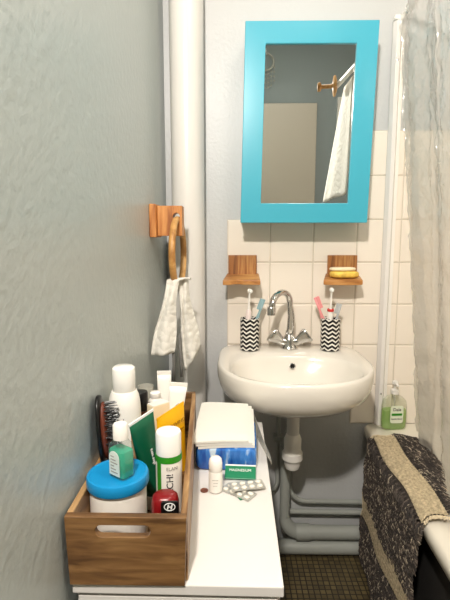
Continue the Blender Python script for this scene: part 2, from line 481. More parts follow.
obj('drain', MB().lathe([(.024, -.004), (.024, .004), (.02, .006)]).xf(Matrix.Translation(Vector((.188, 1.33, .673))-O)), M['chrome'], bs, smooth=.6)

# bottle trap
tp = thing('bottle_trap', 'white plastic bottle trap below the washbasin', 'drain trap', (.200, 1.42, .407))
obj('tailpiece', MB().lathe([(.0235, .20), (.0235, .2415)]), M['grey_plastic'], tp, smooth=.6)
obj('tailpiece', MB().lathe([(.0205, .115), (.0205, .21)]), M['pipe_white'], tp, smooth=.6)
obj('trap_body', MB().lathe([(.006, -.008), (.014, -.008), (.022, -.002), (.026, .010), (.0265, .03), (.0285, .034), (.0285, .10), (.024, .112), (.021, .118)]), M['white_plastic'], tp, smooth=.6)
obj('lock_nut', MB().lathe([(.032, .028), (.034, .032), (.034, .052), (.032, .056)], n=20), M['white_plastic'], tp, smooth=.4)
obj('trap_outlet', MB().tube([(0, .02, .085), (0, .08, .088), (0, .11, .06), (-.01, .115, .02)], .016), M['pipe_grey'], tp, smooth=.8)

# faucet
fa = thing('faucet', 'chrome two-handle faucet with swan-neck spout', 'faucet', (.196, 1.532, .786))
fa.scale = (1.1, 1.1, 1.04)
obj('faucet_body', MB().lathe([(.026, 0), (.028, .004), (.024, .012), (.021, .026), (.019, .038), (.013, .045), (.012, .06)]).tube([(-.04, 0, .030), (0, -.004, .018), (.04, 0, .030)], [.013, .018, .013]), M['chrome'], fa, smooth=.7)
sp = [(0, 0, .045), (.003, -.002, .07), (.004, -.004, .11), (-.002, -.012, .15)]
for i in range(9):
    a = PI*i/8*.98
    sp.append((-.028+.026*cos(a)-.001*i, -.012-.035*(1-cos(a))/1.0, .160+.034*sin(a)))
sp.append((sp[-1][0]-.003, sp[-1][1]-.002, .140))
obj('spout', MB().tube(sp, [.0125, .0118, .0108]+[.0098]*(len(sp)-3), 16), M['chrome'], fa, smooth=4)
e_ = sp[-1]
obj('aerator', MB().lathe([(.0125, -.012), (.0125, .010), (.0105, .014)], e_), M['chrome'], fa, smooth=.6)
for sx in (-1, 1):
    rot = Matrix.Rotation(sx*.95, 3, 'Y')
    h = MB(); RR = []
    for r, z in [(.010, 0), (.012, .006), (.014, .014), (.021, .034), (.024, .044), (.022, .049), (.012, .051)]:
        ring = []
        for i in range(36):
            a = 2*PI*i/36; k = 1 + .16*cos(3*a+PI/2)*(z/.045)
            p = rot @ Vector((r*k*cos(a), r*k*sin(a), z)); ring.append(p + Vector((sx*.018, -.004, .022)))
        RR.append(ring)
    h.rings(RR); obj('handle', h, M['chrome'], fa, smooth=.8)

# ------------------------------------------------------------------ tumblers and toothbrushes
def cup(x, y, label):
    t = thing('tumbler', label, 'cup', (x, y, .7865), group=None)
    n = 40; H = .110; r = .0325
    prof = [(.027, 0), (r, .002), (r, .03), (r, .06), (r, .09), (r, H), (r-.003, H), (r-.004, .012), (.004, .01)]
    mb = MB().lathe(prof, n=n)
    o = obj('cup_body', mb, M['chevron'], t, smooth=.7)
    me = o.data; uvl = me.uv_layers.new(name='UVMap')
    for p in me.polygons:
        us = []
        for li in p.loop_indices:
            co = me.vertices[me.loops[li].vertex_index].co
            us.append((math.atan2(co.y, co.x)/(2*PI) % 1.0, co.z/H))
        if max(u for u, _ in us)-min(u for u, _ in us) > .5: us = [((u+1) if u < .5 else u, v_) for u, v_ in us]
        for li, u in zip(p.loop_indices, us): uvl.data[li].uv = u
    return t
cup(.058, 1.512, 'black and white chevron tumbler under the empty wooden shelf')
cup(.333, 1.515, 'black and white chevron tumbler under the shelf holding soap')

def electric_brush(p0, p1, label, handle, band=None):
    p0 = Vector(p0); p1 = Vector(p1); d = p1-p0; L = d.length; q = d.to_track_quat('Z', 'Y')
    t = thing('electric_toothbrush', label, 'toothbrush', p0, rot=q.to_euler())
    obj('handle', MB().lathe([(.004, 0), (.0095, .004), (.0105, .05), (.0095, L*.60), (.006, L*.64)], n=20), handle, t, smooth=.7)
    obj('neck', MB().lathe([(.005, L*.64), (.0036, L*.72), (.0032, L*.93)], n=14), M['white_plastic'], t, smooth=.7)
    if band: obj('band', MB().lathe([(.0092, L*.595), (.0112, L*.60), (.0110, L*.635), (.006, L*.64)], n=20), band, t, smooth=.7)
    obj('brush_head', MB().lathe([(.002, -.005), (.0072, -.004), (.0075, .003), (.002, .005)], rot=Matrix.Rotation(PI/2, 3, 'X')).xf(Matrix.Translation((0, 0, L-.008))), M['white_plastic'], t, smooth=.7)
    obj('bristles', MB().lathe([(.0058, .004), (.0056, .011), (.003, .012)], rot=Matrix.Rotation(PI/2, 3, 'X')).xf(Matrix.Translation((0, 0, L-.008))), M['white_ink'], t, smooth=.7)
electric_brush((.050, 1.512, .800), (.0565, 1.500, .998), 'white electric toothbrush standing under the empty wooden shelf', M['pale_pink'])
electric_brush((.329, 1.520, .800), (.330, 1.500, 1.002), 'white electric toothbrush with a red band', M['white_plastic'], M['redband'])
def hand_brush(p0, p1, label, m, head):
    p0 = Vector(p0); p1 = Vector(p1); d = p1-p0; L = d.length; q = d.to_track_quat('Z', 'Y')
    t = thing('toothbrush', label, 'toothbrush', p0, rot=q.to_euler())
    obj('handle', MB().tube([(0, 0, 0), (0, .002, L*.35), (0, -.001, L*.6), (0, 0, L*.72), (0, 0, L*.99)], [.004, .0062, .0062, .004, .0046], 12, .7), m, t, smooth=4)
    obj('bristles', MB().box(-.0058, .0058, .002, .014, L*.76, L*.99), head, t, bevel=.002)
hand_brush((.048, 1.520, .800), (.108, 1.520, .960), 'blue grey toothbrush leaning out of its tumbler', M['teal_grey'], M['teal_grey'])
hand_brush((.345, 1.520, .800), (.276, 1.512, .968), 'pink toothbrush leaning out beside the red banded one', M['pink'], M['pink'])
hand_brush((.328, 1.508, .800), (.362, 1.500, .948), 'pale grey toothbrush leaning away from the pink one', M['grey_plastic'], M['grey_plastic'])

# ------------------------------------------------------------------ wooden wall shelves + soaps
def shelf(x0, x1, bx0, bx1, bite, label):
    t = thing('wall_shelf', label, 'shelf', ((bx0+bx1)/2, 1.594, 1.022))
    cx = (bx0+bx1)/2
    obj('back_plate', MB().box(x0-cx, x1-cx, -.016, -.0005, .012, .084), M['plate_wood'], t, bevel=.0015)
    fr = []
    n = 16
    for i in range(n+1):
        u = i/n; x = bx0+(bx1-bx0)*u-cx
        y = -.098
        if bite: y += .012*math.exp(-((u-.37)/.16)**2) - .003*math.sin(6*u)
        else: y += .006*(2*u-1)**2
        fr.append((x, y))
    poly = fr + [(x1-cx+.008, -.002), (x0-cx-.004, -.002)]
    bmx = MB().prism(poly, .004, .0205); bmx.v = [Vector((p.x, p.y, p.z+.17*p.y)) for p in bmx.v]
    obj('board', bmx, M['shelf_wood'], t, bevel=.0025)
shelf(-.016, .083, -.034, .092, True, 'empty wooden wall shelf with a bite out of its front edge')
shelf(.331, .432, .302, .433, False, 'wooden wall shelf carrying two stacked soaps')
def soapbar(c, a, b_, h, m, name, label, rz, ridges=0, n=48):
    R = []
    for k, (sc, z) in enumerate([(.80, 0), (.95, .12), (1, .4), (1, .65), (.94, .9), (.78, 1)]):
        R.append([(a*sc*math.copysign(abs(cos(t))**.75, cos(t))*(1+ridges*.018*sin(17*t)), b_*sc*math.copysign(abs(sin(t))**.75, sin(t))*(1+ridges*.02*sin(17*t)), h*z) for t in [2*PI*i/n for i in range(n)]])
    o = obj(name, MB().rings(R), m, smooth=.9); o.location = c; o.rotation_euler = (0, 0, rz)
    return tag(o, label, 'soap')
soapbar((.377, 1.532, 1.0335), .048, .026, .021, M['soap_yellow'], 'soap_bar', 'ridged yellow soap bar lying on the wooden shelf', 0, 1)
soapbar((.372, 1.537, 1.0560), .044, .023, .011, M['soap_cream'], 'soap_bar', 'thin cream soap bar on top of the yellow one', .03)

# ------------------------------------------------------------------ mirror cabinet
X0, X1, Z0, Z1 = .029, .434, 1.214, 1.817
cb = thing('mirror_cabinet', 'turquoise framed mirror cabinet hung above the washbasin', 'cabinet', (X0, 1.592, Z0))
W, Hh = X1-X0, Z1-Z0
mx0, mx1, mz0, mz1 = .0635, W-.065, .0615, Hh-.065
SH = Matrix(((1,0,.020,0),(0,1,0,0),(0,0,1,0),(0,0,0,1)))
SH0 = Matrix.Translation((-.005, 0, 0))
yf = -.122
fm = MB(); o_ = [(0,0),(W,0),(W,Hh),(0,Hh)]; i_ = [(mx0,mz0),(mx1,mz0),(mx1,mz1),(mx0,mz1)]
vs = [(x,yf,z) for x,z in o_]+[(x,yf,z) for x,z in i_]+[(x,yf+.020,z) for x,z in o_]+[(x,yf+.020,z) for x,z in i_]
fs = []
for i in range(4):
    j = (i+1) % 4
    fs += [(i,j,4+j,4+i),(8+i,12+i,12+j,8+j),(i,8+i,8+j,j),(4+i,4+j,12+j,12+i)]
fm.add(vs, fs); fm.xf(SH0 @ SH)
dr = obj('door_frame', fm, M['teal'], cb, bevel=.0018)
obj('mirror_pane', MB().box(mx0-.006, mx1+.006, yf+.007, yf+.011, mz0-.006, mz1+.006).xf(SH0 @ SH), M['mirror'], dr)
obj('cabinet_body', MB().box(.004, W-.004, yf+.022, -.001, .004, Hh-.004).xf(SH0 @ SH), M['teal'], cb, bevel=.002)

# ------------------------------------------------------------------ dresser
ds = thing('dresser', 'white chest standing against the textured wall', 'dresser', (-.080, .92, 0), -.010)
obj('top', MB().box(-.160, .161, -.308, .300, .632, .65), M['dresser'], ds, bevel=.002)
bd = MB().box(-.157, .157, -.296, .297, .02, .6315); obj('carcass', bd, M['dresser'], ds, bevel=.002)
for k in range(3):
    z0 = .035+.199*k
    dd = obj('drawer', MB().box(-.153, .153, -.3035, -.2965, z0, z0+.193), M['dresser'], ds, bevel=.002)
obj('plinth', MB().box(-.150, .150, -.28, .29, 0, .02), M['dresser'], ds)

# ------------------------------------------------------------------ wooden storage box
ZT = .651
bx = thing('storage_box', 'wooden storage box full of toiletries standing on the white chest', 'box', (-.157, .88, ZT))
def quad_panel(a, b_, t, z0, z1):
    """upright panel between plan points a and b_, thickness t to the left of a->b"""
    a = Vector((a[0], a[1], 0)); b_ = Vector((b_[0], b_[1], 0)); d = (b_-a).normalized(); nrm = Vector((-d.y, d.x, 0))
    p = [a, b_, b_+nrm*t, a+nrm*t]
    return MB().rings([[(q.x, q.y, z0) for q in p], [(q.x, q.y, z1) for q in p]])
BH = .111
hx0, hx1, hz0, hz1 = -.046, .037, .079, .098
st_ = []
r_ = (hz1-hz0)/2
for i in range(13):
    a = -PI/2+PI*i/12; st_.append((hx1-r_+r_*cos(a), (hz0+hz1)/2+r_*sin(a)))
for i in range(13):
    a = PI/2+PI*i/12; st_.append((hx0+r_+r_*cos(a), (hz0+hz1)/2+r_*sin(a)))
for i in range(1, 8):
    x = hx0+r_+(hx1-hx0-2*r_)*i/8; st_ += [(x, hz0), (x, hz1)]
for nm, y in (('end_panel', -.266), ('end_panel', .266)):
    pm = plate_hole(-.091, .090, 0, BH, st_, y-.006, y+.006, (hx0+hx1)/2, (hz0+hz1)/2)
    if y > 0: pm.xf(Matrix.Translation((-.019, 0, 0)) @ Matrix.Scale(.86, 4, (1,0,0)))
    # slight taper towards the foot
    pm.v = [Vector((p.x*(.957+.043*p.z/BH), p.y, p.z)) for p in pm.v]
    obj(nm, pm, M['box_wood'], bx, bevel=.0012)
obj('side_panel', quad_panel((-.091, -.260), (-.095, .260), -.010, 0, BH), M['rail_wood'], bx, bevel=.0015)
obj('side_panel', quad_panel((.090, -.260), (.060, .260), .010, 0, BH), M['rail_wood'], bx, bevel=.0015)
obj('bottom_panel', MB().prism([(-.081, -.258), (.079, -.258), (.050, .258), (-.085, .258)], .0005, .006), M['box_wood'], bx)
ZB = ZT+.0065   # inner floor of the box

# contents -----------------------------------------------------------
jr = thing('jar', 'large white jar with a blue screw lid at the front of the box', 'jar', (-.1910, .702, ZB))
obj('jar_body', MB().lathe([(.040, 0), (.045, .004), (.0465, .012), (.0465, .098), (.045, .104), (.043, .110)], n=48), M['jar_white'], jr, smooth=.6)
obj('lid', MB().lathe([(.044, .1050), (.0500, .1052), (.0512, .108), (.0510, .120), (.0495, .1235), (.046, .1245), (.045, .1238), (.004, .1238)], n=64), M['blue_lid'], jr, smooth=.5)
ZJ = ZB+.1245
sn = thing('sanitizer_bottle', 'small bottle of green gel standing on the blue jar lid', 'bottle', (-.1815, .691, ZJ), -.62)
def rb(w, d, r, z): return [(x, y, z) for x, y in rounded(w, d, r)]
obj('bottle_shell', MB().rings([rb(.036, .026, .006, 0), rb(.038, .028, .007, .003), rb(.038, .028, .007, .048), rb(.034, .025, .007, .056), rb(.022, .020, .0085, .063), rb(.018, .018, .0085, .066)]), M['clear'], sn, smooth=.8)
obj('gel', MB().rings([rb(.033, .023, .005, .002), rb(.0355, .0255, .006, .005), rb(.0355, .0255, .006, .044), rb(.034, .024, .006, .046)]), M['liquid_green'], sn, smooth=.8)
obj('cap', MB().lathe([(.0095, .063), (.0122, .064), (.0122, .086), (.0105, .089), (.002, .0895)], n=28), M['white_plastic'], sn, smooth=.6)
obj('label', MB().prism([(-.012, .006), (.012, .006), (.012, .036)]+[(.012*cos(PI*i/10), .036+.011*sin(PI*i/10)) for i in range(1, 10)]+[(-.012, .036)], -.0152, -.0144, 'y'), M['label'], sn)
lt = MB()
for k in range(6): lt.box(-.008, .008-.004*(k % 3), -.0157, -.0151, .011+k*.0052, .0125+k*.0052)
obj('print', lt, M['grey_ink'], sn)

# hairbrush, handle down, bristles facing the room
hb = thing('hairbrush', 'black bristle hairbrush standing upright in the box by the wall', 'hairbrush', (-.2255, .772, ZB), rot=(0, -.065, .08))
pts = []
body = MB(); RR = []
for z, w, d in [(0, .009, .008), (.03, .010, .009), (.07, .009, .008), (.095, .012, .008), (.115, .024, .008), (.14, .030, .009), (.18, .030, .009), (.21, .026, .008), (.226, .016, .007), (.231, .006, .005)]:
    RR.append([(d*.75*sin(a), w*cos(a), z) for a in [2*PI*i/20 for i in range(20)]])
obj('brush_body', body.rings(RR), M['black'], hb, smooth=4)
cu = MB(); RR = []
for x, s_ in [(.004, 1), (.009, .96), (.0115, .8), (.0125, .4)]:
    RR.append([(x, .024*s_*cos(a), .165+.055*s_*sin(a)) for a in [2*PI*i/24 for i in range(24)]])
obj('cushion', cu.rings(RR), M['cushion'], hb, smooth=4)
br_ = MB(); tip = MB()
for i in range(19):
    for j in range(6):
        z = .113+.0058*i; y = -.020+.0076*j + (.0045 if i % 2 else 0)
        if ((z-.165)/.055)**2+(y/.024)**2 > .95: continue
        sx = random.uniform(-.002, .002); L = random.uniform(.018, .021)
        br_.tube([(.010, y, z), (.010+L, y*1.15+sx, z+sx*.7)], [.0013, .0010], 5)
        tip.sphere((.010+L, y*1.15+sx, z+sx*.7), .0011, n=6, m=4)
o = obj('bristles', br_, M['black'], hb); o['kind'] = 'stuff'
o = obj('bristle_tips', tip, M['grey_plastic'], hb); o['kind'] = 'stuff'

# tall spray
sc_ = thing('spray_bottle', 'tall white spray can with a domed shoulder and wide white cap', 'bottle', (-.2070, .826, ZB))
obj('can', MB().lathe([(.026, 0), (.0295, .003), (.0305, .17), (.0302, .190), (.0292, .202), (.0270, .214), (.0235, .222)], n=40), M['white_plastic'], sc_, smooth=.7)
obj('cap', MB().lathe([(.0205, .2185), (.0215, .22), (.0220, .260), (.0208, .2665), (.017, .2695), (.003, .270)], n=40), M['white_gloss'], sc_, smooth=.7)
obj('mark', MB().lathe([(.0018, -.0003), (.0018, .0003)], (.0035, -.0298, .175), 12, rot=Matrix.Rotation(PI/2, 3, 'X')), M['dark_ink'], sc_)
obj('mark', MB().box(-.0016, -.001, -.0304, -.0296, .12, .172), M['grey_ink'], sc_)

# dark green tube standing on its white cap, flat crimp along depth
gt_ = thing('cream_tube', 'dark green cosmetic tube standing on its white cap', 'tube', (-.149, .806, ZB), rot=(0.06, -0.20, .92))
RR = []
for k in range(9):
    u = k/8; w = .019+.010*u; d = .019*(1-u)**.8+.0010
    RR.append([(w*math.copysign(abs(cos(a))**(1-.4*u), cos(a)), d*sin(a), .036+.158*u*1.0) for a in [2*PI*i/32 for i in range(32)]])
obj('tube_body', MB().rings(RR), M['green_dark'], gt_, smooth=4)
obj('crimp', MB().box(-.0295, .0295, -.0012, .0012, .1935, .198), M['white_ink'], gt_)
obj('cap', MB().lathe([(.019, 0), (.020, .002), (.020, .034), (.018, .036)], n=32), M['white_plastic'], gt_, smooth=.6)
tx = text('aloe vera', .009); tx.xf(Matrix.Translation((.002, -.0125, .115)) @ Matrix.Rotation(PI/2-.10, 4, 'X') @ Matrix.Rotation(PI/2, 4, 'Z'))
obj('lettering', tx, M['white_ink'], gt_)

# white and green bottle
wb = thing('lotion_bottle', 'white and green bottle with round white cap and vertical lettering', 'bottle', (-.113, .752, ZB))
r0 = .0232
obj('bottle_body', MB().lathe([(.019, 0), (r0, .003), (r0, .132), (.0225, .1345)], n=40), M['jar_white'], wb, smooth=.6)
bands = MB().lathe([(r0+.0004, .1235), (r0+.0005, .1305), (r0, .1345), (.022, .1345), (.022, .1235)], n=40)
a0, a1 = math.radians(219), math.radians(243)
ring0 = [((r0+.0005)*cos(a0+(a1-a0)*i/8), (r0+.0005)*sin(a0+(a1-a0)*i/8)) for i in range(9)]
ring1 = [((r0-.001)*cos(a1+(a0-a1)*i/8), (r0-.001)*sin(a1+(a0-a1)*i/8)) for i in range(9)]
bands.prism(ring0+ring1, .004, .1235)
obj('green_stripe', bands, M['green'], wb, smooth=.5)
obj('cap', MB().lathe([(.0212, .1340), (.0224, .135), (.0226, .171), (.021, .1745), (.017, .1755), (.003, .1750)], n=40), M['white_gloss'], wb, smooth=.6)
tx = text('ACH!', .0165); tx.xf(Matrix.Rotation(PI/2, 4, 'Z')); wrap(tx, r0, math.radians(283), .086)
obj('lettering', tx, M['dark_ink'], wb)
tx = text('ELAN', .0085); wrap(tx, r0, math.radians(292), .114)
obj('lettering', tx, M['grey_ink'], wb)

# red box with black badge
rd = thing('red_case', 'dark red rounded case with a black emblem plate near the bottle', 'case', (-.1085, .676, ZB), .06)
obj('case_body', MB().rings([rb(.040, .034, .014, 0), rb(.044, .038, .016, .004), rb(.044, .038, .016, .088), rb(.040, .034, .015, .098), rb(.028, .022, .010, .103)]), M['red'], rd, smooth=.7)
bd = MB().prism(rounded(.028, .026, .004, cx=.009, cy=.0880), -.0235, -.0185, 'y')
pl_ = obj('badge_plate', bd, M['black'], rd, bevel=.0012)
em = MB(); n = 32
em.torus((.009, -.0237, .0930), .0062, .0006, (1,0,0), (0,0,1), 32, 6)
em.v = [Vector((.009+(p.x-.009)*1.35, p.y, p.z)) for p in em.v]
def bar(x0, z0, x1, z1, w): em.add([(x0-w,-.0241,z0),(x0+w,-.0241,z0),(x1+w,-.0241,z1),(x1-w,-.0241,z1),(x0-w,-.0234,z0),(x0+w,-.0234,z0),(x1+w,-.0234,z1),(x1-w,-.0234,z1)], [(0,1,2,3),(4,7,6,5),(0,4,5,1),(1,5,6,2),(2,6,7,3),(3,7,4,0)])
bar(.0055, .0890, .0072, .0970, .0012); bar(.0112, .0890, .0129, .0970, .0012); em.box(.0065, .0120, -.0241, -.0234, .0921, .0938)
obj('emblem', em, M['white_ink'], pl_)
obj('emblem_line', MB().box(.003, .017, -.0240, -.0234, .0805, .0815), M['grey_ink'], pl_)

# yellow sachet
yp = thing('sachet', 'yellow sachet leaning in the box behind the white and green bottle', 'sachet', (-.128, .912, ZB), rot=(-.04, 0, .78))
def ysf(u, v_, s=1):
    x = (u-.5)*.072; bul = .008*(sin(PI*min(max(u,0),1))**.6)*(sin(PI*min(v_,1))**.6)
    return (x, s*(bul+.0006), .148*v_+ .26*x*v_)
mb = MB().grid(lambda u, v_: ysf(u, v_, -1), 14, 16).grid(lambda u, v_: ysf(u, v_, 1), 14, 16)
obj('pouch', mb, M['yellow'], yp, smooth=4)
obj('top_seal', MB().box(-.0358, .0358, -.0015, .0015, .142, .1475).xf(Matrix(((1,0,0,0),(0,1,0,0),(.26,0,1,0),(0,0,0,1)))), M['yellow'], yp)
tx = text('SOOTHING', .0105); tx.xf(Matrix.Translation((.004, -.0085, .116)) @ Matrix.Rotation(-.24, 4, 'Y') @ Matrix.Rotation(PI/2+.05, 4, 'X'))
tx.v = [Vector((p.x, p.y-.0004, p.z)) for p in tx.v]
obj('lettering', tx, M['brown_ink'], yp)
tx = text('pour la peau', .008); tx.xf(Matrix.Translation((.008, -.0095, .100)) @ Matrix.Rotation(-.24, 4, 'Y') @ Matrix.Rotation(PI/2, 4, 'X'))
obj('lettering', tx, M['brown_ink'], yp)

# white tubes at the back of the box
def white_tube(loc, rot, H, w, label, capr=.014, mark=False):
    t = thing('cream_tube', label, 'tube', loc, rot=rot)
    RR = []
    for k in range(9):
        u = k/8; ww = capr+(w-capr)*u; d = capr*(1-u)**.8+.001
        RR.append([(ww*cos(a), d*sin(a), .026+(H-.026)*u) for a in [2*PI*i/28 for i in range(28)]])
    obj('tube_body', MB().rings(RR), M['white_gloss'], t, smooth=4)
    obj('crimp', MB().box(-w, w, -.0015, .0015, H-.001, H+.008), M['white_plastic'], t, bevel=.0006)
    obj('cap', MB().lathe([(capr*.95, 0), (capr, .002), (capr, .024), (capr*.9, .026)], n=28), M['white_plastic'], t, smooth=.6)
    if mark:
        mk = MB(); mk.torus((.003, -.0068, H*.72), .006, .0007, (1,.0,.45), (0,-.18,1), 20, 6)
        obj('leaf_mark', mk, M['grey_ink'], t)
white_tube((-.166, 1.055, ZB), (.02, .0, .1), .184, .017, 'slim white tube with flared crimp standing at the back of the box')
white_tube((-.148, 1.005, ZB), (-.04, .14, .25), .168, .021, 'wide white tube with grey leaf mark, leaning at the rail', .015, True)
white_tube((-.125, .955, ZB), (0, -.03, .5), .118, .016, 'small white tube standing between the wide tube and the sachet', .013)
rs = thing('roll_bottle', 'round shouldered white bottle beside the slim flared tube', 'bottle', (-.1815, 1.015, ZB))
obj('bottle_body', MB().lathe([(.016, 0), (.0185, .003), (.0185, .118), (.016, .132), (.012, .138)], n=32), M['white_plastic'], rs, smooth=.7)
obj('cap', MB().lathe([(.0115, .1375), (.0125, .139), (.0125, .150), (.009, .153), (.002, .1535)], n=28), M['white_gloss'], rs, smooth=.7)
fc = thing('measuring_cup', 'small frosted clear cup behind the black capped bottle', 'cup', (-.208, 1.040, ZB))
obj('cup_body', MB().lathe([(.012, .02), (.016, .12), (.0185, .158), (.0172, .158), (.014, .12), (.010, .022)], n=28), M['frost'], fc, smooth=.8)
obj('cup_stand', MB().lathe([(.017, 0), (.017, .019)], n=28), M['white_plastic'], fc, smooth=.6)
bc = thing('perfume_bottle', 'brown bottle with black cap behind the tall spray can', 'bottle', (-.203, .955, ZB))
obj('bottle_body', MB().lathe([(.016, 0), (.018, .003), (.018, .122), (.014, .132)], n=32), mat('amber brown', (110, 64, 40), rough=.15, coat=.5), bc, smooth=.7)
obj('cap', MB().lathe([(.0135, .1315), (.0158, .133), (.0158, .171), (.014, .174), (.002, .1745)], n=32), M['black'], bc, smooth=.6)
cr = thing('carton', 'cream cardboard carton wedged beside the green tube', 'carton', (-.163, .947, ZB), .78)
obj('carton_body', MB().box(-.022, .022, -.012, .012, 0, .150), M['soap_cream'], cr, bevel=.001)
obj('flap', MB().box(-.021, .021, -.0115, .0115, .1502, .1514), M['white_plastic'], cr)
bp_ = thing('paper_packet', 'brown paper packet poking up between the sanitizer and green tube', 'packet', (-.1745, .790, ZB), rot=(0, -.03, .3))
obj('packet', MB().box(-.009, .009, -.003, .003, 0, .160), mat('kraft paper', (168, 128, 84), rough=.8), bp_, bevel=.0012)
obj('fold', MB().box(-.0094, .0094, -.0035, .0035, .152, .1605), mat('pale paper edge', (222, 206, 178), rough=.8), bp_, bevel=.001)

# ------------------------------------------------------------------ on the chest
tk = thing('tissue_pack', 'blue film pack of tissues on the white chest', 'tissue pack', (-.012, 1.035, ZT), -.03)
RR = []
for y, sc in [(-.088, .90), (-.085, .96), (-.075, 1.0), (0, 1.02), (.075, 1.0), (.088, .93)]:
    RR.append([(x*sc, y, .0255+z*sc) for x, z in rounded(.138, .050, .013)])
obj('pack_film', MB().rings(RR), M['blue_print'], tk, smooth=.9)
wr = MB().grid(lambda u, v_: (.066+.016*sin(PI*v_*.5)*(1-u)+.022*(1-u), -.060+.175*u, .050*(1-v_)+.001+ .0), 12, 8)
obj('wrapper_flap', wr, M['frost'], tk, smooth=4, solid=.0006)
# folded paper towels on top, three leaves
pt = thing('paper_towel_stack', 'stack of folded white paper towels on top of the blue pack', 'paper towels', (-.013, 1.06, ZT+.0515), -.03)
def leaf(x0, x1, y0, y1, z0, th, lift, curl):
    def f(u, v_, top):
        x = x0+(x1-x0)*u; y = y0+(y1-y0)*v_ + .012*(u-.5)
        z = z0 + lift*v_ + curl*(abs(2*u-1)**3)*(.3-v_)*.5 - .003*max(0, .12-v_)/.12 + .003*sin(3*u+2*v_) + (th if top else 0)
        return (x, y, z)
    mb = MB().grid(lambda u, v_: f(u, v_, 1), 16, 16).grid(lambda u, v_: f(u, v_, 0), 16, 16)
    # stitched edge
    n = 17
    def ed(a, b_): mb.f.append((a[0], b_[0], b_[1], a[1])); mb.mi.append(0)
    off = n*n
    idx = [i for i in range(n)]+[n*k+n-1 for k in range(1, n)]+[n*(n-1)+n-2-i for i in range(n-1)]+[n*(n-2-k) for k in range(n-2)]
    for a, b_ in zip(idx, idx[1:]+idx[:1]): ed((a, a+off), (b_, b_+off))
    return mb
obj('folded_sheet', leaf(-.060, .066, -.108, .100, .0005, .006, .006, .004), M['paper'], pt, smooth=.9)
obj('folded_sheet', leaf(-.066, .061, -.110, .101, .0075, .006, .007, .006), M['paper'], pt, smooth=.9)
obj('folded_sheet', leaf(-.072, .052, -.113, .100, .0145, .005, .008, .008), M['paper'], pt, smooth=.9)

rl = thing('roll_on_deodorant', 'small white roll-on deodorant standing beside the copper coin', 'deodorant', (-.0345, .866, ZT))
obj('bottle_body', MB().lathe([(.011, 0), (.0138, .002), (.0142, .006), (.0142, .043), (.0135, .045)], n=32), M['white_plastic'], rl, smooth=.6)
obj('cap', MB().lathe([(.0130, .045), (.0138, .046), (.0140, .062), (.0125, .070), (.008, .0745), (.001, .0755)], n=32), M['white_gloss'], rl, smooth=.8)
tx = MB().box(-.006, .006, -.0146, -.0140, .030, .0308).box(-.004, .005, -.0146, -.0140, .024, .0245).box(-.005, .004, -.0146, -.0140, .018, .0185)
obj('print', tx, M['grey_ink'], rl)
cn = MB().lathe([(.0076, 0), (.0081, .0003), (.0081, .0013), (.0076, .0016), (.0070, .0014), (.001, .0014)], n=32)
o = tag(obj('coin', cn, M['copper'], smooth=.4), 'small copper coin lying on the white chest', 'coin'); o.location = (-.058, .866, ZT)

gp = thing('medicine_pack', 'green medicine packet with pale lettering tucked against the blue pack', 'medicine pack', (.017, .921, ZT+.0085), rot=(.50, 0, -.06))
obj('packet', MB().box(-.033, .034, -.016, .018, .000, .0045), M['med_green'], gp, bevel=.001)
tx = text('MAGNESIUM', .0085); tx.xf(Matrix.Translation((0, .004, .0049)))
obj('lettering', tx, M['white_ink'], gp)
obj('white_edge', MB().box(-.033, .034, .0145, .0178, .0046, .0050), M['white_ink'], gp)
def blister(loc, rz, tilt, label, base):
    t = thing('blister_pack', label, 'blister pack', loc, rot=(tilt, 0, rz))
    obj('foil', MB().prism(rounded(.072, .034, .003), 0, .0012), base, t, bevel=.0004)
    for i in range(4):
        for j in range(2):
            m_ = MB(); RR = []
            for s_, z in [(1, .0012), (.92, .003), (.6, .0042), (.1, .0046)]:
                RR.append([(.0066*s_*cos(a)-.0255+.017*i, .0055*s_*sin(a)-.0078+.0156*j, z) for a in [2*PI*k/14 for k in range(14)]])
            obj('pill_blister', m_.rings(RR), M['pill'], t, smooth=4)
b1 = blister((.012, .862, ZT+.0003), -.62, 0, 'lower silver blister pack sticking out towards the roll-on deodorant', M['silver'])
b2 = blister((.031, .876, ZT+.0062), .22, 0, 'silver pill blister resting on top of the lower blister', M['silver'])
lf = MB().prism([(-.012, .884), (.016, .832), (.044, .852), (.016, .898)], ZT+.0001, ZT+.0005)
o = tag(obj('leaflet', lf, M['med_green']), 'green printed card underneath the two blister packs', 'leaflet')

# ------------------------------------------------------------------ towel ring and cloth
th = thing('towel_ring_holder', 'wooden towel ring holder screwed to the textured wall', 'towel ring', (wallx(1.34), 1.34, 1.215), -.021)
obj('wall_plate', MB().box(.001, .020, -.045, .045, -.047, .047), M['arm_wood'], th, bevel=.002)
ay = -.022
obj('arm', plate_hole(.020, .092, -.043, .043, [(.075+.0105*cos(a), .012+.0105*sin(a)) for a in [2*PI*(i+.5)/24 for i in range(24)]], -.022, .022, .075, .012), M['arm_wood'], th, bevel=.0015)
dirv = Vector((-.03, -1, 0)).normalized()
obj('ring', MB().torus((.076, 0, -.094),   .100, .0085, dirv, (0, 0, 1), 64, 14, 1.15), M['ring_wood'], th, smooth=4)

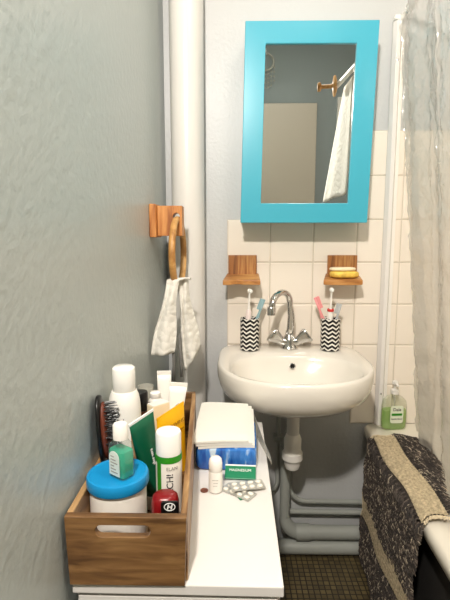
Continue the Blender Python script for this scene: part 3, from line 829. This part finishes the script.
# cloth pushed through the ring
ct = thing('hand_towel', 'white quilted cloth hanging through the wooden ring', 'towel', (-.160, 1.275, 1.04))
def cloth(A, n=24, m=24):
    TL, TR, BL, BR = [Vector(p) for p in A]
    def f(u, v_):
        g_ = .35+.65*v_**.7
        a = TL.lerp(TR, u); b2_ = BL.lerp(BR, u)
        p = a.lerp(b2_, v_)
        p.y += .010*g_*sin(u*7+v_*1.3) - .012*sin(PI*min(v_*2, 1))*.5
        p.x += .004*sin(v_*6+u*3)
        return p - Vector((-.160, 1.275, 1.04))
    return MB().grid(f, n, m)
fl = cloth([(-.186, 1.262, 1.048), (-.152, 1.262, 1.052), (-.232, 1.238, .835), (-.168, 1.246, .842)])
obj('front_flap', fl, M['towel'], ct, smooth=4, solid=.006)
fl = cloth([(-.160, 1.286, 1.052), (-.132, 1.300, 1.050), (-.140, 1.290, .775), (-.100, 1.320, .845)])
obj('back_flap', fl, M['towel'], ct, smooth=4, solid=.006)
fo = MB()
fo.grid(lambda u, v_: (-.186+.040*u+.026*v_-(-.160), 1.262+.030*v_-1.275, 1.047+.003*sin(PI*v_)+.003*u - 1.04), 10, 8)
obj('fold', fo, M['towel'], ct, smooth=4, solid=.006)
obj('cord', MB().tube([(-.012, -.012, -.15), (-.010, -.010, -.24), (-.012, -.012, -.282)], .0042, 8).tube([(.006, .0, -.15), (.009, .002, -.24), (.010, .002, -.278)], .004, 8), mat('grey cord', (110, 108, 104), rough=.8), ct, smooth=4)

# ------------------------------------------------------------------ bathtub
TX0, TX1, TY0, TY1, TZ = .470, 1.215, -.05, 1.597, .488
tb_ = thing('bathtub', 'cream enamel bathtub along the tiled wall', 'bathtub', (.84, .77, 0))
O = Vector((.84, .77, 0))
def rr(x0, x1, y0, y1, r, z): return [(x, y, z) for x, y in rounded(x1-x0, y1-y0, r, 8, (x0+x1)/2, (y0+y1)/2)]
ob = [rr(TX0+.012, TX1, TY0+.01, TY1, .03, TZ-.045), rr(TX0, TX1, TY0, TY1, .03, TZ-.035), rr(TX0, TX1, TY0, TY1, .03, TZ-.008), rr(TX0+.008, TX1-.004, TY0+.008, TY1-.004, .03, TZ),
      rr(TX0+.062, TX1-.06, TY0+.07, TY1-.135, .13, TZ), rr(TX0+.072, TX1-.07, TY0+.08, TY1-.145, .13, TZ-.012), rr(TX0+.11, TX1-.11, TY0+.14, TY1-.20, .13, .14), rr(TX0+.17, TX1-.17, TY0+.22, TY1-.27, .11, .10)]
def skew(p): return Vector((p.x+.034*(p.y-1.25)*max(0, 1-(p.x-.47)/.5), p.y, p.z))   # the outer rim runs slightly out of square
mb = MB().rings(ob, cap0=False); mb.v = [skew(p) for p in mb.v]; mb.xf(Matrix.Translation(-O))
obj('tub_shell', mb, M['tub'], tb_, smooth=.9)
ap = MB().box(TX0+.035, TX0+.055, TY0+.03, TY1-.01, 0, TZ-.04); ap.v = [skew(p) for p in ap.v]; ap.xf(Matrix.Translation(-O))
obj('apron', ap, M['apron'], tb_)

# white wall profile
pf = thing('wall_profile', 'tall white plastic profile rising from the tub along the tiles', 'profile', (.534, 1.594, TZ+.002))
obj('profile_body', MB().prism([(-.014, -.0005), (.014, -.0005), (.014, -.012), (.006, -.024), (-.006, -.024), (-.014, -.010)], 0, 1.372), M['profile'], pf, bevel=.001)
obj('seal', MB().box(.015, .026, -.010, -.0005, 0, 1.36), M['white_plastic'], pf, bevel=.001)
obj('end_cap', MB().box(-.015, .015, -.026, -.0003, 1.3725, 1.386), M['white_gloss'], pf, bevel=.002)
for z in (.12, 1.25): obj('screw', MB().lathe([(.003, 0), (.0028, .0012), (.001, .0018)], (0, -.0245, z), 12, rot=Matrix.Rotation(PI/2, 3, 'X')), M['chrome'], pf)

# curtain rod with wooden finial
RA = Vector((.562, 1.590, 1.885)); RBp = Vector((.476, .76, 1.855))
cr_ = thing('curtain_rod', 'white shower curtain rod with a turned wooden end', 'curtain rod', RA)
obj('rod', MB().tube([(0,0,0), RBp-RA], .011, 14), M['white_plastic'], cr_, smooth=.8)
dR = (RBp-RA).normalized(); q = dR.to_track_quat('Z', 'Y').to_matrix()
fz = [(.012, -.002), (.020, .0), (.044, .006), (.046, .012), (.040, .018), (.012, .022), (.009, .03), (.009, .070), (.018, .074), (.021, .080), (.018, .088), (.002, .090)]
q2 = (Vector((-.97, -.2, .0))).to_track_quat('Z', 'Y').to_matrix()
obj('finial', MB().lathe(fz, RBp-RA, 28, rot=q2), M['ring_wood'], cr_, smooth=.7)
fl_ = MB().lathe([(.013, 0), (.013, .004), (.0115, .008)], (0, .002, 0), 24, rot=Matrix.Rotation(PI/2, 3, 'X'))
obj('wall_flange', fl_, M['white_plastic'], cr_, smooth=.6)

# curtain
cn_ = thing('shower_curtain', 'translucent embossed plastic shower curtain hanging into the tub', 'curtain', (.60, 1.3, 1.87))
def curt(u, v_):
    # u along the rod away from the wall, v down
    s = u*.56
    y = 1.545 - s - .030*v_
    x0 = .528 - .030*u
    spread = .150*v_**1.1
    fold = (.018+.012*v_)*sin(s*34+.8*sin(s*9)) + .006*sin(s*80+v_*4)
    x = x0 + spread*(.92-.10*u) + fold*(.55+.45*v_)
    z = 1.868 - 1.50*v_ - (.012*abs(sin(s*PI/.11)) if v_ < .02 else 0)
    y += .012*sin(s*60+v_*2)
    x += .009*noise.noise(Vector((s*22, v_*26, 1.7))) + .005*noise.noise(Vector((s*60, v_*70, 4)))
    return (x-.60, y-1.3, z-1.87)
obj('curtain_sheet', MB().grid(curt, 150, 110), M['curtain'], cn_, smooth=4)
for k in range(6):
    y = 1.535-.105*k; u = (1.545-y)/.56; x = .5615-.0747*(1.59-y); zz = 1.885-.036*(1.59-y)
    rg = MB().torus((x-.60, y-1.3, zz-1.87-.005), .0175, .0016, (1,0,0), (0,0,1), 20, 6)
    obj('curtain_ring', rg, M['chrome'], cn_, smooth=4)

# towel over the rod, seen in the mirror
tw = thing('bath_towel', 'white bath towel hung over the curtain rod, seen in the mirror', 'towel', (.530, .81, 1.857))
def twf(u, v_):
    s = v_*1.16-.12
    wv = .045+.14*max(0, s)**.9
    y = min((u-.5)*2.8*wv - .05*max(0, s), .19+.015*sin(u*9))
    z = .015-abs(s)*.5 if s > 0 else .015-abs(s)*.9
    x = (.013 if s < 0 else -.013)*(1 if abs(s) > .02 else abs(s)/.02) - .035*max(0, s) + .008*sin(u*11)*max(0, s)
    return (x, y, z)
obj('cloth', MB().grid(twf, 24, 30), M['towel'], tw, smooth=4, solid=.005)

# ------------------------------------------------------------------ soap pump bottle on the tub corner
sb = thing('soap_dispenser', 'clear pump bottle of pale green soap on the tub corner', 'soap bottle', (.577, 1.553, TZ+.001), .08)
def el(w, d, z, n=2.8, N=36):
    return [(w*math.copysign(abs(cos(a))**(2/n), cos(a)), d*math.copysign(abs(sin(a))**(2/n), sin(a)), z) for a in [2*PI*i/N for i in range(N)]]
obj('bottle_shell', MB().rings([el(.040, .020, 0), el(.044, .023, .004), el(.0455, .024, .03), el(.044, .023, .085), el(.040, .021, .104), el(.028, .018, .117), el(.014, .014, .122), el(.0125, .0125, .130)]), M['pump_clear'], sb, smooth=.9)
obj('liquid', MB().rings([el(.038, .018, .003), el(.042, .021, .007), el(.0435, .022, .03), el(.0425, .0212, .068), el(.042, .021, .070)]), M['soap_green'], sb, smooth=.9)
obj('pump_collar', MB().lathe([(.0145, .1285), (.0145, .143), (.008, .146), (.0045, .147), (.0045, .163)], n=24), M['white_plastic'], sb, smooth=.6)
obj('pump_head', MB().lathe([(.009, .162), (.011, .164), (.0105, .174), (.004, .177)], n=20).tube([(0, 0, .170), (-.004, -.020, .171), (-.005, -.034, .166)], [.007, .0055, .004], 10), M['white_gloss'], sb, smooth=.8)
obj('dip_tube', MB().tube([(0, 0, .130), (.002, 0, .06), (.004, 0, .01)], .0028, 8), M['frost'], sb, smooth=4)
lb = MB().prism(rounded(.046, .064, .008, cy=.060), -.0253, -.0247, 'y')
lbo = obj('label', lb, mat('pale soap label', (228, 234, 210), rough=.3), sb)
tx = text('Dala', .016); tx.xf(Matrix.Translation((0, -.0258, .078)) @ Matrix.Rotation(PI/2, 4, 'X')); obj('lettering', tx, M['dark_ink'], lbo)
tx = text('Savon doux', .0085); tx.xf(Matrix.Translation((0, -.0258, .044)) @ Matrix.Rotation(PI/2, 4, 'X')); obj('lettering', tx, M['dark_ink'], lbo)
obj('band', MB().box(-.019, .019, -.0260, -.0254, .056, .064), M['green'], lbo)

# ------------------------------------------------------------------ bath mat over the tub side
mt = thing('bath_mat', 'black and cream woven rag mat draped over the tub side', 'bath mat', (.47, 1.25, TZ))
OM = Vector((.47, 1.25, TZ))
def inner_x(y):
    pts_ = [(.99, .535), (1.13, .555), (1.30, .615), (1.49, .645)]
    for (y0, x0), (y1, x1) in zip(pts_, pts_[1:]):
        if y <= y1: return x0+(x1-x0)*max(0, (y-y0))/(y1-y0)
    return pts_[-1][1]
L1 = .445   # hanging length
def mat_pt(s, y):
    """s in metres from the hanging hem upwards, then over the rim; returns (point, normal)"""
    xo = TX0-.008+.034*(y-1.25)
    wav = .006*sin(y*19)*(1-s/L1) if s < L1 else 0
    if s < L1-.02:
        return Vector((xo-.010*(1-s/L1)+wav, y, TZ-L1+s+.004)), Vector((-1, 0, 0))
    if s < L1+.02:
        a = (s-(L1-.02))/.04*PI/2
        return Vector((xo+.0255*(1-cos(a))*1.0, y, TZ-.016+.0255*sin(a))), Vector((-cos(a), 0, sin(a)))
    d_ = s-(L1+.02); x = xo+.0255+d_
    sag = max(0, x-.555)
    return Vector((x, y, TZ+.0095-sag*.18)), Vector((0, 0, 1))
def yedge(s, side):
    if side: return 1.480-.022*max(0, min(1, (s-.25)/.2))+.008*sin(s*23)+.006*sin(s*61) - (.012 if s < .1 else 0)
    return 1.008+.008*sin(s*27)+.006*sin(s*70)+.030*max(0, 1-s/L1)
def smax(y): return L1+.02+inner_x(y)-(TX0-.011+.0255)
def stripe(s):
    # (kind) cream stripes at the rim and low on the hanging side
    if .150 < s < .234: return 1
    if L1+.000 < s < L1+.066: return 1
    return 0
NU, NS = 40, 60
def base(u, v_):
    y0, y1 = yedge(v_*.55, 0), yedge(v_*.55, 1); y0 += .014; y1 -= .006; y = y0+(y1-y0)*u
    p, n_ = mat_pt((smax(y)-.004)*v_, y)
    return p-OM
obj('woven_base', MB().grid(base, NU, NS), M['mat_base'], mt, smooth=4, solid=.008)
# cream bands as ribbed woven strips
cbm = MB()
def strip(s0, s1):
    def f(u, v_):
        s = s0+(s1-s0)*v_ + .004*sin(u*9+s0*40); y0, y1 = yedge(s, 0), yedge(s, 1); y = y0+(y1-y0)*u
        p, n_ = mat_pt(s, y)
        h = .0075 + .0022*abs(sin(v_*PI*7)) + .0014*sin(u*230+int(v_*7)*PI)
        return p+n_*h-OM
    cbm.grid(f, 160, 28)
strip(.150, .234); strip(L1, L1+.066)
obj('cream_band', cbm, M['cream_yarn'], mt, smooth=4)
# pile: short rag loops
random.seed(11)
pile = MB()
def strand(s, y, L, ci, dirs, lift):
    p, n_ = mat_pt(s, y)
    q_, _ = mat_pt(min(s+.003, smax(y)), y); ts = (q_-p)
    ts = ts.normalized() if ts.length > 1e-6 else Vector((0,0,1)); ty = Vector((0, 1, 0))
    d_ = ts*dirs[0]+ty*dirs[1]
    w = ts.cross(n_)*0 + n_.cross(d_).normalized()*random.uniform(.0013, .0022)
    b0 = p+n_*.004; m_ = p+n_*(lift)+d_*L*.5; e0 = p+n_*(lift*.55)+d_*L
    pile.cur = ci
    vs = []
    for c_, k in ((b0, 1), (m_, 1.1), (e0, .8)):
        vs += [c_-w*k, c_+n_*.0016*k, c_+w*k]
    vs = [v__-OM for v__ in vs]
    pile.add(vs, [(0,1,4,3),(1,2,5,4),(3,4,7,6),(4,5,8,7),(2,0,3,5),(5,3,6,8),(6,7,8)])
for k in range(14500):
    y = random.uniform(1.0, 1.50); s = random.uniform(0, .66)
    if s > smax(y)-.004 or not (yedge(s, 0) < y < yedge(s, 1)) or stripe(s): continue
    nb = noise.noise(Vector((y*16, s*30, 0)))
    # rows: darker close to the cream bands, speckled in the middle of each dark field
    sm = abs(((s-.222)/(L1-.222))-.5) if .222 < s < L1 else .3
    r = random.random()
    lightp = .26 - .35*sm + .20*nb
    if r < lightp: ci = random.choice([2, 3, 3, 4])
    elif r < lightp+.25: ci = 1
    else: ci = 0
    strand(s, y, random.uniform(.014, .032), ci, (random.uniform(-1, -.7) if s < L1 else random.uniform(.3, .8), random.uniform(-.65, -.25) if s < L1 else random.uniform(-.8, -.3)), random.uniform(.008, .013))
# fringe along the edges
for k in range(900):
    s = random.uniform(0, .6); side = random.random() < .5
    y = yedge(s, side)
    if s > smax(y)-.004: continue
    ci = 5 if stripe(s) else random.choice([0, 0, 0, 1, 1, 2, 3])
    strand(s, y, random.uniform(.008, .016), ci, (random.uniform(-.7, .3), .9 if side else -.9), .008)
for k in range(500):
    y = random.uniform(1.02, 1.48)
    strand(smax(y)-.004, y, random.uniform(.010, .024), random.choice([0, 0, 1, 2, 3]), (random.uniform(.3, 1), random.uniform(-.8, .4)), .007)
o = obj('pile', pile, M['yarns'], mt); o['kind'] = 'stuff'

# ------------------------------------------------------------------ lamp (behind the camera), added fill light, and glass mobile seen in the mirror
LP = Vector((-.17, -.26, 2.10))
aim = (Vector((.16, 1.6, 1.0))-LP).normalized()
lp = thing('spot_lamp', 'shaded ceiling spot lamp behind the viewer, aimed at the washbasin', 'lamp', LP)
q3 = aim.to_track_quat('Z', 'Y').to_matrix()
obj('lamp_shade', MB().lathe([(.03, -.12), (.055, -.10), (.062, .0), (.065, .0), (.058, -.104), (.03, -.125)], n=28, rot=q3), M['chrome'], lp, smooth=.8)
obj('lamp_stem', MB().tube([-aim*.115, -aim*.13+Vector((0, 0, .04)), (-.0, -.10, ZC-LP.z-.0005)], .009), M['chrome'], lp, smooth=.8)
ld = bpy.data.lights.new('spot_bulb', 'SPOT'); ld.energy = 95; ld.color = (1, .93, .85); ld.spot_size = math.radians(112); ld.spot_blend = .6; ld.shadow_soft_size = .045
lo = bpy.data.objects.new('spot_bulb', ld); C.objects.link(lo); lo.location = LP+aim*.02; lo.rotation_euler = (-aim).to_track_quat('Z', 'Y').to_euler()
cl = thing('fill_light', 'added round fill light flush under the ceiling, out of view', 'lamp', (.42, .50, ZC-.0005))  # added out of view as soft fill to lift the shadows
obj('fill_light_base', MB().lathe([(.165, 0), (.165, -.025), (.15, -.03)], n=40), M['white_plastic'], cl, smooth=.6)
obj('fill_light_glow', MB().lathe([(.15, -.0305), (.145, -.045), (.10, -.06), (.002, -.066)], n=40), M['lamp'], cl, smooth=.8)
gm = thing('glass_mobile', 'clear ring with dangling beads reflected in the mirror', 'ornament', (.225, YF+.03, 2.375))
obj('hoop', MB().torus((0, 0, 0), .055, .0075, (1,0,0), (0,0,1), 40, 10), M['frost'], gm, smooth=4)
obj('hook', MB().tube([(0, 0, .06), (0, 0, .085), (0, -.03, .085)], .003, 8), M['white_plastic'], gm)
for k in range(7):
    x = -.06+.02*k; zb = -.06*math.sqrt(max(0, 1-(x/.062)**2))
    st = MB().tube([(x, 0, zb), (x, 0, zb-.11)], .0008, 5)
    for j in range(4): st.sphere((x, 0, zb-.02-.03*j), .007, n=10, m=6)
    obj('bead_string', st, M['frost'], gm, smooth=4)

# repeats share a group
for stem_, grp in {'tumbler': 'chevron tumblers on the basin', 'toothbrush': 'hand toothbrushes in the tumblers', 'electric_toothbrush': 'electric toothbrushes in the tumblers',
                   'wall_shelf': 'wooden soap shelves on the tiles', 'soap_bar': 'soaps on the wooden shelf', 'cream_tube': 'cosmetic tubes in the wooden box',
                   'blister_pack': 'blister packs on the chest', 'water_pipe': 'thin pipes under the basin', 'waste_pipe': 'thick pipes above the floor'}.items():
    for o in list(C.objects):
        if o.parent is None and o.name.split('.')[0] == stem_: o['group'] = grp

# ------------------------------------------------------------------ camera, world, view
cam = bpy.data.cameras.new('camera'); co = bpy.data.objects.new('camera', cam); C.objects.link(co)
co.location = (0, 0, 1.17); co.rotation_euler = (math.radians(82), 0, math.radians(1.0))
cam.sensor_fit = 'VERTICAL'; cam.sensor_height = 36; cam.lens = 451/600*36; cam.clip_start = .01
S.camera = co
w = bpy.data.worlds.new('world'); S.world = w; w.use_nodes = True
w.node_tree.nodes['Background'].inputs[0].default_value = (.8, .85, .9, 1)
w.node_tree.nodes['Background'].inputs[1].default_value = .2
S.view_settings.view_transform = 'Standard'; S.view_settings.look = 'None'
S.view_settings.exposure = 0.4; S.view_settings.gamma = 1; S.view_settings.use_curve_mapping = False
